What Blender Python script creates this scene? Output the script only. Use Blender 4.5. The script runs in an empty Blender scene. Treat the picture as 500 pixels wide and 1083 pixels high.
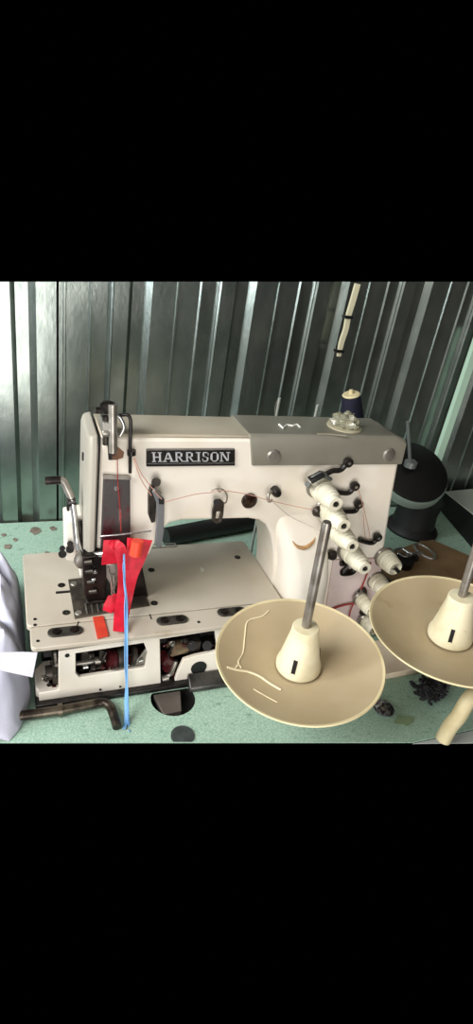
import bpy, bmesh, math, random
from mathutils import Vector, Matrix, noise
random.seed(7)
PI = math.pi
C = bpy.context.scene.collection
sc = bpy.context.scene

# ---------------------------------------------------------------- camera, world, lights, exposure
FPX = 609.08
RX = Vector((0.9320074, 0.03816792, -0.36042393))
RY = Vector((-0.33215842, 0.48786632, -0.8072529))
RZ = Vector((0.14502753, 0.87208352, 0.46737282))
CAM = Vector((0, 0, 0.62))
R3 = Matrix((RX, RY, RZ))
cd = bpy.data.cameras.new('camera'); cam = bpy.data.objects.new('camera', cd); C.objects.link(cam)
cam.matrix_world = Matrix.Translation(CAM) @ R3.to_4x4()
cd.sensor_fit = 'HORIZONTAL'; cd.sensor_width = 36; cd.lens = 36 * FPX / 500
cd.clip_start = 0.02; cd.clip_end = 50
sc.camera = cam
w = bpy.data.worlds.new('world'); sc.world = w; w.use_nodes = True
w.node_tree.nodes['Background'].inputs[0].default_value = (0, 0, 0, 1)
w.node_tree.nodes['Background'].inputs[1].default_value = 0
sc.view_settings.view_transform = 'Standard'; sc.view_settings.look = 'None'
sc.view_settings.exposure = 0.2; sc.view_settings.gamma = 1; sc.view_settings.use_curve_mapping = False

def area(name, loc, target, sx, sy, power, col):
    l = bpy.data.lights.new(name, 'AREA'); l.shape = 'RECTANGLE'; l.size = sx; l.size_y = sy
    l.energy = power; l.color = col
    o = bpy.data.objects.new(name, l); C.objects.link(o); o.location = loc
    o.rotation_euler = (Vector(target) - Vector(loc)).to_track_quat('-Z', 'Y').to_euler()
    return o
area('rear_fill_light', (-0.30, -1.55, 0.15), (-0.2, 1.0, 0.1), 1.15, 1.8, 34, (1.0, 0.97, 0.94))  # added fill behind the camera, gives the left sheets their reflection
area('window_light', (-1.15, 0.05, 1.30), (0.25, 0.65, 0.1), 0.9, 0.8, 30, (1.0, 0.98, 0.94))
area('side_fill_light', (-0.95, 0.66, 0.70), (0.00, 1.07, 0.25), 0.3, 0.9, 11.0, (0.88, 0.95, 1.0))  # added cool light, picks out left-facing ridges of the sheets

# ---------------------------------------------------------------- helpers
def at(px, py, **k):
    d = R3 @ Vector((px - 250, -(py - 541.5), -FPX))
    (a, v), = k.items(); i = 'xyz'.index(a)
    return CAM + d * ((v - CAM[i]) / d[i])
def F(px, py, y=0.66):
    p = at(px, py, y=y); return (p.x, p.z)
def T(px, py, z=0.0):
    p = at(px, py, z=z); return (p.x, p.y)

MATS = {}
def mat(name, col, rough=0.5, metal=0.0, col2=None, nscale=20, lo=0.45, hi=0.65, bump=0.0, bscale=200, col3=None, n3=6, lo3=.6, hi3=.7, coat=0, stretch=None, trans=0, alpha=1):
    if name in MATS: return MATS[name]
    def lin(c): return tuple(((x/255)/12.92 if x/255 <= 0.04045 else ((x/255+0.055)/1.055)**2.4) for x in c) + (1,)
    m = bpy.data.materials.new(name); m.use_nodes = True; nt = m.node_tree; b = nt.nodes['Principled BSDF']
    b.inputs['Base Color'].default_value = lin(col); b.inputs['Roughness'].default_value = rough; b.inputs['Metallic'].default_value = metal
    b.inputs['Coat Weight'].default_value = coat
    b.inputs['Transmission Weight'].default_value = trans; b.inputs['Alpha'].default_value = alpha
    tc = nt.nodes.new('ShaderNodeTexCoord'); mp = nt.nodes.new('ShaderNodeMapping'); nt.links.new(tc.outputs['Object'], mp.inputs[0])
    if stretch: mp.inputs['Scale'].default_value = stretch
    src = None
    def layer(prev, c1, c2, sc_, lo_, hi_):
        n = nt.nodes.new('ShaderNodeTexNoise'); n.inputs['Scale'].default_value = sc_; n.inputs['Detail'].default_value = 6
        nt.links.new(mp.outputs[0], n.inputs['Vector'])
        r = nt.nodes.new('ShaderNodeMapRange'); r.inputs[1].default_value = lo_; r.inputs[2].default_value = hi_
        nt.links.new(n.outputs[0], r.inputs[0])
        x = nt.nodes.new('ShaderNodeMix'); x.data_type = 'RGBA'
        nt.links.new(r.outputs[0], x.inputs[0])
        if prev is None: x.inputs[6].default_value = lin(c1)
        else: nt.links.new(prev, x.inputs[6])
        x.inputs[7].default_value = lin(c2)
        return x.outputs[2]
    if col2: src = layer(None, col, col2, nscale, lo, hi)
    if col3: src = layer(src, col, col3, n3, lo3, hi3)
    if src: nt.links.new(src, b.inputs['Base Color'])
    if bump:
        n = nt.nodes.new('ShaderNodeTexNoise'); n.inputs['Scale'].default_value = bscale; n.inputs['Detail'].default_value = 3
        nt.links.new(mp.outputs[0], n.inputs['Vector'])
        bp = nt.nodes.new('ShaderNodeBump'); bp.inputs['Strength'].default_value = bump; bp.inputs['Distance'].default_value = 0.002
        nt.links.new(n.outputs[0], bp.inputs['Height']); nt.links.new(bp.outputs[0], b.inputs['Normal'])
    MATS[name] = m; return m

CREAM = mat('cream_enamel', (238, 231, 219), .38, 0, (226, 214, 194), 9, .5, .75, col3=(188, 160, 120), n3=14, lo3=.68, hi3=.82)
BEDC = mat('worn_bed_enamel', (198, 189, 174), .35, 0, (184, 173, 155), 7, .42, .66, col3=(150, 135, 108), n3=16, lo3=.66, hi3=.8)
TOPC = mat('beige_top_enamel', (196, 186, 166), .4, 0, (178, 168, 148), 10, .4, .7)
GREY = mat('grey_enamel', (128, 125, 113), .42, 0, (116, 113, 101), 12, .4, .7)
COVER = mat('grey_green_enamel', (172, 167, 154), .4, 0, (156, 150, 138), 8, .4, .7)
PINK = mat('pinkish_enamel', (222, 206, 202), .4, 0, (205, 182, 178), 12, .4, .7)
STEEL = mat('worn_steel', (168, 164, 156), .36, .7, (128, 120, 110), 40, .4, .65)
BRIGHT = mat('bright_steel', (205, 205, 205), .22, .9, (150, 148, 142), 60, .5, .7)
DSTEEL = mat('dark_steel', (70, 64, 58), .42, .7, (38, 34, 32), 50, .4, .6)
OILY = mat('oily_dark_metal', (38, 28, 25), .3, .5, (18, 13, 12), 40, .4, .6)
MAROON = mat('oily_red_metal', (92, 30, 34), .3, .3, (40, 16, 18), 40, .4, .6)
BLACK = mat('black_plastic', (16, 16, 17), .4)
BLACKM = mat('black_enamel', (30, 28, 28), .3, .3, (52, 46, 42), 90, .5, .7)
VOID = mat('dark_cavity', (14, 12, 11), .7)  # near-black colour stands in for shade in gaps and hollows
KNOB = mat('ivory_plastic', (228, 224, 204), .4, 0, (208, 202, 178), 40, .45, .7)
DISH = mat('aged_ivory_plastic', (190, 172, 140), .45, 0, (176, 157, 122), 10, .4, .7, col3=(150, 126, 90), n3=18, lo3=.66, hi3=.8)
RIM = mat('pale_ivory_plastic', (224, 210, 168), .45, 0, (206, 190, 146), 30, .4, .7)
CONE = mat('ivory_cone_plastic', (236, 228, 196), .42, 0, (218, 206, 168), 30, .45, .7, col3=(130, 110, 84), n3=40, lo3=.7, hi3=.75)
RED = mat('red_ribbon_satin', (212, 18, 50), .45, 0, (180, 8, 34), 90, .4, .7)
ORANGE = mat('orange_red_ribbon', (240, 70, 44), .5)
TAPE = mat('orange_red_tape', (212, 70, 48), .5, 0, (196, 56, 40), 60, .4, .7)
BLUE = mat('light_blue_ribbon', (112, 164, 214), .6)
THREAD = mat('rose_thread', (190, 142, 126), .7)
REDTHREAD = mat('dark_red_thread', (150, 40, 40), .7)
GREYTHREAD = mat('pale_grey_thread', (190, 182, 172), .7)
NAVY = mat('navy_thread', (14, 15, 46), .8, 0, (7, 8, 26), 60, .4, .6, bump=.6, bscale=60, stretch=(1, 1, 14))
CLOTH = mat('white_cloth', (208, 209, 224), .8, 0, (190, 191, 210), 7, .4, .7, bump=.15, bscale=600)
TAG = mat('bright_white_cloth', (232, 232, 240), .8, 0, (216, 216, 228), 30, .4, .7)
CARD = mat('brown_cardboard', (136, 108, 74), .8, 0, (112, 86, 58), 14, .4, .7)
BOARD = mat('pale_varnished_board', (236, 220, 196), .5, 0, (186, 146, 108), 9, .5, .75)
STAND = mat('dark_plastic_stand', (13, 13, 14), .55)
STANDG = mat('grey_green_plastic', (118, 132, 122), .5)
HOSE = mat('cream_hose', (212, 200, 160), .5, 0, (188, 174, 132), 40, .4, .7)
LINT = mat('dark_lint', (52, 50, 54), .9, 0, (20, 19, 22), 120, .4, .6)
WHITEP = mat('white_paint_mark', (235, 235, 228), .6)
CLEAR = mat('clear_oil_glass', (222, 220, 196), .12, 0, trans=.75)
GLUE = mat('cream_glue_line', (238, 226, 190), .5)
RUST = mat('brown_stain', (150, 118, 78), .5)
LAM = mat('teal_laminate', (142, 178, 158), .55, 0, (182, 208, 190), 420, .42, .60, col3=(112, 146, 126), n3=60, lo3=.60, hi3=.75, stretch=(1, 1.8, 1))

def zinc():
    m = mat('galvanised_sheet', (158, 166, 160), .27, .92, (136, 146, 140), 30, .35, .65, bump=.12, bscale=150, stretch=(1, 1, .5))
    return m
ZINC = zinc()

ORG = {}
def tag(o, label=None, cat=None, group=None, kind=None):
    if label: o['label'] = label
    if cat: o['category'] = cat
    if group: o['group'] = group
    if kind: o['kind'] = kind
    return o
def thing(name, label, cat, loc=(0, 0, 0), group=None):
    o = bpy.data.objects.new(name, None); C.objects.link(o); o.location = loc; o.empty_display_size = .02
    ORG[o.name] = Vector(loc); return tag(o, label, cat, group)
def build(name, bm, m, parent=None, smooth=False, bevel=0, seg=2, label=None):
    bmesh.ops.recalc_face_normals(bm, faces=bm.faces[:])
    if parent is not None: bm.transform(Matrix.Translation(-ORG[parent.name])); org = ORG[parent.name]
    else:
        org = Vector((0, 0, 0))
        if bm.verts:
            xs = [v.co for v in bm.verts]
            org = Vector((sum(v.x for v in xs) / len(xs), sum(v.y for v in xs) / len(xs), min(v.z for v in xs)))
            bm.transform(Matrix.Translation(-org))
    me = bpy.data.meshes.new(name); bm.to_mesh(me); bm.free()
    ms = m if isinstance(m, (list, tuple)) else [m]
    for k in ms: me.materials.append(k)
    o = bpy.data.objects.new(name, me); C.objects.link(o)
    ORG[o.name] = org
    if parent is not None: o.parent = parent
    else: o.location = org
    if smooth:
        for p in me.polygons: p.use_smooth = True
    if bevel:
        b = o.modifiers.new('bevel', 'BEVEL'); b.width = bevel; b.segments = seg; b.limit_method = 'ANGLE'; b.angle_limit = math.radians(35)
        b.harden_normals = False
    if smooth or bevel:
        try:
            me.set_sharp_from_angle(angle=math.radians(38))
            for p in me.polygons: p.use_smooth = True
        except Exception: pass
    if label: o['label'] = label
    return o
def NB(): return bmesh.new()
def box(bm, x0, x1, y0, y1, z0, z1, mi=0):
    vs = [bm.verts.new((x, y, z)) for x in (x0, x1) for y in (y0, y1) for z in (z0, z1)]
    for f in ((0, 1, 3, 2), (4, 6, 7, 5), (0, 4, 5, 1), (2, 3, 7, 6), (0, 2, 6, 4), (1, 5, 7, 3)):
        fc = bm.faces.new([vs[i] for i in f]); fc.material_index = mi
    return bm
def prism(bm, pts, a, b, axis='y', mi=0):
    def P(u, v, t): return {'y': (u, t, v), 'z': (u, v, t), 'x': (t, u, v)}[axis]
    A = [bm.verts.new(P(u, v, a)) for u, v in pts]; B = [bm.verts.new(P(u, v, b)) for u, v in pts]
    n = len(pts)
    fs = [bm.faces.new(A), bm.faces.new(B[::-1])]
    for i in range(n): fs.append(bm.faces.new((A[i], B[i], B[(i+1) % n], A[(i+1) % n])))
    for f in fs: f.material_index = mi
    return bm
def frame(u):
    u = Vector(u).normalized(); h = Vector((0, 0, 1)) if abs(u.z) < .9 else Vector((1, 0, 0))
    a = u.cross(h).normalized(); return u, a, u.cross(a).normalized()
def lathe(bm, prof, org, axis, n=24, caps=True, mi=0):
    u, a, b = frame(axis); org = Vector(org); rings = []
    for r, t in prof:
        rings.append([bm.verts.new(org + u*t + (a*math.cos(2*PI*i/n) + b*math.sin(2*PI*i/n)) * max(r, 1e-5)) for i in range(n)])
    for A, B in zip(rings, rings[1:]):
        for i in range(n):
            f = bm.faces.new((A[i], A[(i+1) % n], B[(i+1) % n], B[i])); f.material_index = mi
    if caps:
        bm.faces.new(rings[0]).material_index = mi; bm.faces.new(rings[-1][::-1]).material_index = mi
    return bm
def cyl(bm, p, q, r, n=16, mi=0, r2=None):
    p = Vector(p); q = Vector(q); return lathe(bm, [(r, 0), (r if r2 is None else r2, (q-p).length)], p, q-p, n, True, mi)
def tube(bm, pts, r, n=10, mi=0, sub=5, smooth=True):
    pts = [Vector(p) for p in pts]
    if smooth and len(pts) > 2:
        out = []; P = [pts[0]*2-pts[1]] + pts + [pts[-1]*2-pts[-2]]
        for i in range(1, len(P)-2):
            for k in range(sub):
                t = k/sub; a, b, c, d = P[i-1:i+3]
                out.append(.5*((2*b)+(c-a)*t+(2*a-5*b+4*c-d)*t*t+(3*b-a-3*c+d)*t**3))
        out.append(pts[-1]); pts = out
    rings = []; up = None
    for i, p in enumerate(pts):
        d = (pts[min(i+1, len(pts)-1)] - pts[max(i-1, 0)]).normalized()
        if up is None: _, a, b = frame(d)
        else:
            a = (up - d*up.dot(d)).normalized(); b = d.cross(a)
        up = a; rr = r(i/(len(pts)-1)) if callable(r) else r
        rings.append([bm.verts.new(p + (a*math.cos(2*PI*k/n)+b*math.sin(2*PI*k/n))*rr) for k in range(n)])
    for A, B in zip(rings, rings[1:]):
        for k in range(n): bm.faces.new((A[k], A[(k+1) % n], B[(k+1) % n], B[k])).material_index = mi
    bm.faces.new(rings[0][::-1]).material_index = mi; bm.faces.new(rings[-1]).material_index = mi
    return bm
def holed(bm, outer, holes, t0, t1, axis='y'):
    """plate with holes: outline and hole polygons extruded from t0 to t1"""
    def P(u, v, t): return {'y': (u, t, v), 'z': (u, v, t)}[axis]
    for t in (t0, t1):
        es = []
        for loop in [outer] + holes:
            vs = [bm.verts.new(P(u, v, t)) for u, v in loop]
            es += [bm.edges.new((vs[i], vs[(i+1) % len(vs)])) for i in range(len(vs))]
        bmesh.ops.triangle_fill(bm, use_beauty=True, use_dissolve=False, edges=es)
    for loop in [outer] + holes:
        n = len(loop)
        A = [bm.verts.new(P(u, v, t0)) for u, v in loop]; B = [bm.verts.new(P(u, v, t1)) for u, v in loop]
        for i in range(n): bm.faces.new((A[i], B[i], B[(i+1) % n], A[(i+1) % n]))
    bmesh.ops.remove_doubles(bm, verts=bm.verts[:], dist=1e-6)
    return bm
def circ(cx, cy, r, n=28, ry=None): return [(cx + r*math.cos(2*PI*i/n), cy + (ry or r)*math.sin(2*PI*i/n)) for i in range(n)]
def rrect(x0, x1, y0, y1, r, n=5):
    out = []
    for cx, cy, a0 in ((x1-r, y1-r, 0), (x0+r, y1-r, 90), (x0+r, y0+r, 180), (x1-r, y0+r, 270)):
        for k in range(n+1):
            a = math.radians(a0 + 90*k/n); out.append((cx + r*math.cos(a), cy + r*math.sin(a)))
    return out
def ribbon(bm, pts, wid, th=.0006, wdir=(1, 0, 0), sub=6):
    """flat band with thickness along a path, wid may vary per point; wdir is the width direction"""
    P0 = [Vector(p) for p in pts]; ws = wid if isinstance(wid, (list, tuple)) else [wid]*len(P0)
    P = [P0[0]*2-P0[1]] + P0 + [P0[-1]*2-P0[-2]]; Wd = [ws[0]] + list(ws) + [ws[-1]]; out = []
    for i in range(1, len(P)-2):
        for k in range(sub):
            t = k/sub; a, b, c, d = P[i-1:i+3]
            out.append((.5*((2*b)+(c-a)*t+(2*a-5*b+4*c-d)*t*t+(3*b-a-3*c+d)*t**3), Wd[i]*(1-t)+Wd[i+1]*t))
    out.append((P0[-1], ws[-1])); rings = []
    for i, (p, w_) in enumerate(out):
        d = (out[min(i+1, len(out)-1)][0]-out[max(i-1, 0)][0]).normalized()
        wd = Vector(wdir(i/(len(out)-1)) if callable(wdir) else wdir); wd = (wd - d*wd.dot(d)).normalized(); nn = d.cross(wd)
        rings.append([bm.verts.new(p + wd*w_/2*s + nn*th/2*q) for s, q in ((-1, -1), (1, -1), (1, 1), (-1, 1))])
    for A, B in zip(rings, rings[1:]):
        for k in range(4): bm.faces.new((A[k], A[(k+1) % 4], B[(k+1) % 4], B[k]))
    bm.faces.new(rings[0][::-1]); bm.faces.new(rings[-1]); return bm
def loft(bm, rings):
    R = [[bm.verts.new(p) for p in r] for r in rings]; n = len(R[0])
    for A, B in zip(R, R[1:]):
        for k in range(n): bm.faces.new((A[k], A[(k+1) % n], B[(k+1) % n], B[k]))
    bm.faces.new(R[0][::-1]); bm.faces.new(R[-1]); return bm

# ---------------------------------------------------------------- corrugated wall
YW = 1.07
def ztop(x, y):
    lo, hi = .2, .9
    for _ in range(40):
        mid = (lo+hi)/2; c = R3.transposed() @ (Vector((x, y, mid)) - CAM)
        py = 541.5 - c.y/-c.z*FPX
        if py > 298: lo = mid
        else: hi = mid
    return lo
prof = []   # (offset, depth towards the camera)
PER = [(-.004, 0), (-.0012, .003), (.0005, .003), (.0025, -.009), (.0295, -.009), (.0335, -.0045), (.0345, -.002), (.0375, .001), (.039, 0), (.0655, 0), (.0735, -.012), (.0945, -.012), (.101, -.0055), (.1065, 0), (.150, 0), (.1515, .003), (.1545, .003), (.156, 0)]
def sheet(x_from, x_to, start):
    pts = []
    k = -4
    while k < 9:
        for s, d in PER:
            x = start + k*.197 + s
            if x_from <= x <= x_to: pts.append((x, YW-d))
        k += 1
    return [(x_from, YW)] + pts + [(x_to, YW)]
def wall_bm(pts):
    bm = NB(); rows = []
    for dy in (0, .0012):
        rows.append(([bm.verts.new((x, y+dy, -.45)) for x, y in pts], [bm.verts.new((x, y+dy, ztop(x, y))) for x, y in pts]))
    (a0, a1), (b0, b1) = rows; n = len(pts)
    for i in range(n-1):
        bm.faces.new((a0[i], a0[i+1], a1[i+1], a1[i])); bm.faces.new((b0[i+1], b0[i], b1[i], b1[i+1]))
        bm.faces.new((a1[i], a1[i+1], b1[i+1], b1[i])); bm.faces.new((a0[i+1], a0[i], b0[i], b0[i+1]))
    bm.faces.new((a0[0], a1[0], b1[0], b0[0])); bm.faces.new((a0[-1], b0[-1], b1[-1], a1[-1]))
    return bm
tag(build('wall_back', wall_bm(sheet(-.30, .0815, .139)), ZINC), 'galvanised corrugated sheet left of the dark vertical gap', kind='structure')
tag(build('wall_back', wall_bm(sheet(.0855, 1.30, .139)), ZINC), 'galvanised corrugated sheet behind the sewing machine, right of the gap', kind='structure')
bm = NB(); box(bm, .06, .11, YW+.018, YW+.024, -.45, .44)
tag(build('trim_1', bm, VOID), 'dark backing seen through the gap between wall sheets', kind='structure')

# the rest of the room, behind and beside the camera
PLASTER = mat('warm_plaster', (196, 190, 176), .9, 0, (182, 174, 160), 3, .4, .7)
DPLASTER = mat('dark_board_wall', (70, 62, 54), .8, 0, (52, 46, 40), 3, .4, .7)
def shell(name, x0, x1, y0, y1, z0, z1, m):
    bm = NB(); box(bm, x0, x1, y0, y1, z0, z1); tag(build(name, bm, m), kind='structure')
shell('ceiling', -1.7, 2.0, -1.75, 0.95, 1.95, 2.0, PLASTER)
shell('wall_front', -1.7, 2.0, -1.75, -1.70, -0.75, 1.95, DPLASTER)
shell('wall_left', -1.75, -1.70, -1.75, 0.55, -0.75, 1.95, PLASTER)
shell('wall_right', 2.0, 2.05, -1.75, 0.35, -0.75, 1.95, DPLASTER)

bm = NB(); box(bm, .973, .992, 1.044, 1.056, 0, .445); tag(build('trim_2', bm, mat('pale_green_strip', (176, 206, 184), .5)), 'pale green upright strip against the dark right end of the wall', kind='structure')  # pale strip added along the right end of the wall
# ---------------------------------------------------------------- table
cutL = T(-260, 785); edgeX = T(437, 785)
EY = .4105
outer = [(cutL[0], cutL[1]), (edgeX[0], EY), (1.25, EY), (1.25, YW-.005), (cutL[0], YW-.005)]
tb = thing('work_table', 'teal speckled laminate table carrying the sewing machine', 'table', (.4, .75, 0))
notch = circ(.199, .556, .0315); notch = [(x, min(y, .572)) for x, y in notch]
bm = NB()
holed(bm, outer, [notch], -.0006, -.0021, 'z')
build('table_top', bm, LAM, tb)
bm = NB()   # bevelled underside, set back from the edge
under = [(cutL[0], cutL[1]), (edgeX[0], EY), (1.25, EY), (1.25, YW-.005), (cutL[0], YW-.005)]
lowr = [(cutL[0], cutL[1]+.06), (edgeX[0], EY+.06), (1.25, EY+.06), (1.25, YW-.005), (cutL[0], YW-.005)]
# ring shaped core leaving the notch free
bm = NB()
loft(bm, [[(x, y, -.0024) for x, y in [(cutL[0], .62), (1.25, .62), (1.25, YW-.005), (cutL[0], YW-.005)]], [(x, y, -.025) for x, y in [(cutL[0], .64), (1.25, .64), (1.25, YW-.005), (cutL[0], YW-.005)]]])
build('table_core', bm, BOARD, tb)
for bx in (.05, .95):
    bm = NB(); prism(bm, [(YW-.02, -.026), (.66, -.026), (.66, -.04), (YW-.02, -.30)], bx-.012, bx+.012, 'x'); build('wall_bracket', bm, DSTEEL, tb)
bm = NB(); lathe(bm, [(.032, -.0024), (.032, -.018), (.001, -.018)], (.199, .556, 0), (0, 0, 1), 28, False); build('hole_cup', bm, VOID, tb)
bm = NB(); prism(bm, [(.180, .534), (.206, .534), (.214, .571), (.174, .571)], -.012, -.0035, 'z'); build('hole_bracket', bm, mat('grey_brown_steel', (112, 104, 98), .4, .4), tb, bevel=.001)
q = T(193, 778)
pp = circ(q[0], q[1], .0155, 40); ycut = lambda x: cutL[1] + (EY-cutL[1])*(x-cutL[0])/(edgeX[0]-cutL[0]) + .0006
bm = NB(); prism(bm, [(x, max(y, ycut(x))) for x, y in pp], -.0006, .0012, 'z'); build('grommet_plug', bm, mat('grey_rubber', (62, 70, 68), .7, 0, (48, 54, 54), 80, .4, .6), tb)
bm = NB(); e2 = T(560, 785)
prism(bm, [(edgeX[0]+.0, EY-.0005), (T(437, 785, -.003)[0]+.002, EY-.001), (T(600, 785, -.003)[0], T(600, 785, -.003)[1]), (.9, .36), (.9, EY-.001)], -.004, -.003, 'z')
build('edge_strip', bm, mat('pale_edge_strip', (188, 194, 190), .5), tb)
for (px, py, sx, sy) in ((37, 561, 7, 3.5), (56, 559, 4, 2), (8, 578, 5, 3), (16, 571, 3, 2), (4, 566, 3, 1.5), (50, 585, 3, 1.5)):
    bm = NB(); x, y = T(px, py); x1, _ = T(px+sx, py); rx = abs(x1-x)
    pts = [(x + rx*math.cos(a)*random.uniform(.7, 1.1), y + rx*1.3*math.sin(a)*random.uniform(.6, 1.1)) for a in [2*PI*i/11 for i in range(11)]]
    prism(bm, pts, 0, .0006, 'z'); build('paint_chip_patch', bm, mat('bare_board_patch', (138, 126, 112), .8, 0, (110, 100, 88), 60, .4, .6), tb)

# ---------------------------------------------------------------- sewing machine
YF = .66
mc = thing('sewing_machine', 'cream and grey industrial coverstitch sewing machine on the teal table', 'sewing machine', (.3, .68, 0))
# body casting: head, arm and column
body = [(.1008, .350), (.546, .350), (.548, .312), (.556, .25), (.572, .15), (.580, .0), (.378, .0), (.376, .12), (.368, .165), (.357, .195), (.346, .213), (.332, .222), (.315, .2255),
        (.215, .2275), (.199, .224), (.188, .212), (.180, .190), (.174, .172), (.1008, .172)]
bm = NB(); prism(bm, body, YF, .738); build('body_casting', bm, CREAM, mc, bevel=.005, seg=3)
bm = NB(); box(bm, .0980, .1012, YF-.001, .735, .17, .3495); build('cover_seam', bm, VOID, mc)  # dark strip standing in for the shade in the cover seam
# beige top plate left of the grey cover
bm = NB(); prism(bm, [(YF+.0005, .3505), (YF+.003, .3535), (.731, .3535), (.737, .3505)], .1015, .300, 'x'); build('top_plate', bm, TOPC, mc, bevel=.0015)
# grey top cover
bm = NB()
pr = [(YF-.0035, .311), (YF-.0035, .318), (YF-.001, .351), (YF+.003, .3555), (.735, .3555), (.741, .350), (.741, .311)]
R0 = []
for x, kf in ((.299, 1), (.5285, 1), (.544, .86), (.551, .70)):
    ring = []
    for (y, z) in pr:
        zz = .311 + (z-.311)*(kf if y > YF+.02 else (kf+ (1-kf)*.35)); yy = y if y < .70 else y-(1-kf)*.14
        xx = x + ((.312-z)*.0 if x > .3 else (-(z-.311)*.22))
        ring.append((xx + (.006 if x < .3 else 0), yy, zz))
    R0.append(ring)
loft(bm, R0); top = build('top_cover', bm, GREY, mc, bevel=.0015, label='grey enamel top cover')
for px in (289, 411):
    x, z = F(px, 483 if px < 300 else 481, YF-.003)
    bm = NB(); lathe(bm, [(.0105, 0), (.0105, .002), (.0085, .004), (.0005, .0045)], (x, YF-.002, z), (0, -1, .05), 24, False)
    s = build('cover_screw', bm, STEEL, top, smooth=True)
# white painted squiggle on cover
bm = NB(); pz = [T(a, b, .3560) for a, b in ((295, 449), (299, 453), (303, 449.5), (309, 450.5), (314, 449), (317, 452))]
tube(bm, [(x, y, .3562) for x, y in pz], .0016, 6, smooth=False); build('paint_squiggle', bm, WHITEP, top)
bm = NB(); pz = [T(a, b, .3560) for a, b in ((336, 459), (346, 459), (357, 460), (366, 461))]
ribbon(bm, [(x, y, .3562) for x, y in pz], .004, .0008, (0, 1, 0)); build('grease_smear', bm, mat('pale_grease', (168, 160, 140), .5), top)
x, y = T(374, 459, .356); x = min(x, .513)
bm = NB(); lathe(bm, [(.026, 0), (.026, .0016), (.024, .002)], (x, .694, .3555), (0, 0, 1), 26); build('oil_gauge_base', bm, mat('beige_plastic', (186, 178, 152), .4), top, smooth=True)
bm = NB(); bmesh.ops.create_icosphere(bm, subdivisions=3, radius=1)
for v in bm.verts:
    k = 1 + .16*math.sin(v.co.x*7+1)*math.cos(v.co.y*6)+.1*math.sin(v.co.z*9)
    k += .45*noise.noise(v.co*3.1); v.co = Vector((x + v.co.x*.020*k, .694 + v.co.y*.018*k, .3600 + max(v.co.z, -.2)*.016*k))
build('oil_gauge_dome', bm, CLEAR, top, smooth=True, label='clear crumpled plastic dome')
# end cover
bm = NB()
side = [(YF-.006, .165), (YF-.006, .335), (YF+.002, .350), (.73, .3555), (.743, .345), (.743, .15), (YF+.01, .15)]
loft(bm, [[(.0865, y + (.008 if y < .7 else -.004), z-.003) for y, z in side], [(.0900, y, z) for y, z in side], [(.0985, y, z+.002) for y, z in side]])
ec = build('end_cover', bm, COVER, mc, bevel=.003, seg=3, label='grey green end cover')
bm = NB(); box(bm, .0845, .0868, .695, .7, .303, .313); build('cover_slot', bm, BLACK, ec)
# nameplate
bm = NB(); pl = [F(154.5, 475, YF-.001), F(248, 474.5, YF-.001), F(248, 492, YF-.001), F(154.5, 493, YF-.001)]
prism(bm, pl, YF-.003, YF+.001); npl = build('nameplate', bm, BLACKM, mc, bevel=.0006, label='black nameplate')
bm = NB()
for (a, b, c, d) in ((155, 476, 247.6, 475.4), (155.5, 490.2, 247.8, 489.6)):
    x0, z0 = F(a, b, YF-.003); x1, z1 = F(c, d, YF-.003)
    prism(bm, [(x0, z0-.0006), (x1, z1-.0006), (x1, z1+.0006), (x0, z0+.0006)], YF-.0036, YF-.003)
build('border_line', bm, BRIGHT, npl)
G = {  # strokes: rectangles and slants in a unit cell, slab serifs
 'H': [('v', .12), ('v', .70), ('h', .28, .72, .5), ('s', .2), ('s', .78)],
 'A': [('d', .12, 0, .45, 1, .1), ('d', .86, 0, .52, 1, .2), ('h', .25, .7, .32), ('b', .12), ('b', .86)],
 'R': [('v', .12), ('h', .1, .65, 1), ('h', .2, .65, .5), ('d', .72, .56, .72, .94, .18), ('d', .82, 0, .45, .5, .18), ('b', .18), ('b', .9)],
 'I': [('v', .40), ('s', .48)],
 'S': [('h', .2, .75, 1), ('h', .2, .75, 0), ('d', .25, .55, .22, .95, .18), ('d', .78, .1, .78, .45, .2), ('d', .78, .42, .25, .58, .2), ('d', .14, .05, .14, .3, .08), ('d', .86, .7, .86, .95, .08)],
 'O': [('h', .3, .68, 1), ('h', .3, .68, 0), ('d', .16, .18, .16, .82, .2), ('d', .84, .18, .84, .82, .2), ('d', .16, .8, .34, 1, .12), ('d', .84, .8, .66, 1, .12), ('d', .16, .2, .34, 0, .12), ('d', .84, .2, .66, 0, .12)],
 'N': [('v', .08, .1), ('d', .18, 1, .80, 0, .2), ('v', .80, .1), ('s', .15), ('t', .85)]}
bm = NB(); x0, z0 = F(160, 488, YF-.003); x1, z1 = F(243, 487.4, YF-.003); hgt = F(160, 478.6, YF-.003)[1]-z0
word = 'HARRISON'; wds = [1.1, 1.1, 1.05, 1.05, .62, .85, 1.05, 1.1]; tot = sum(wds); cx = x0
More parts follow.
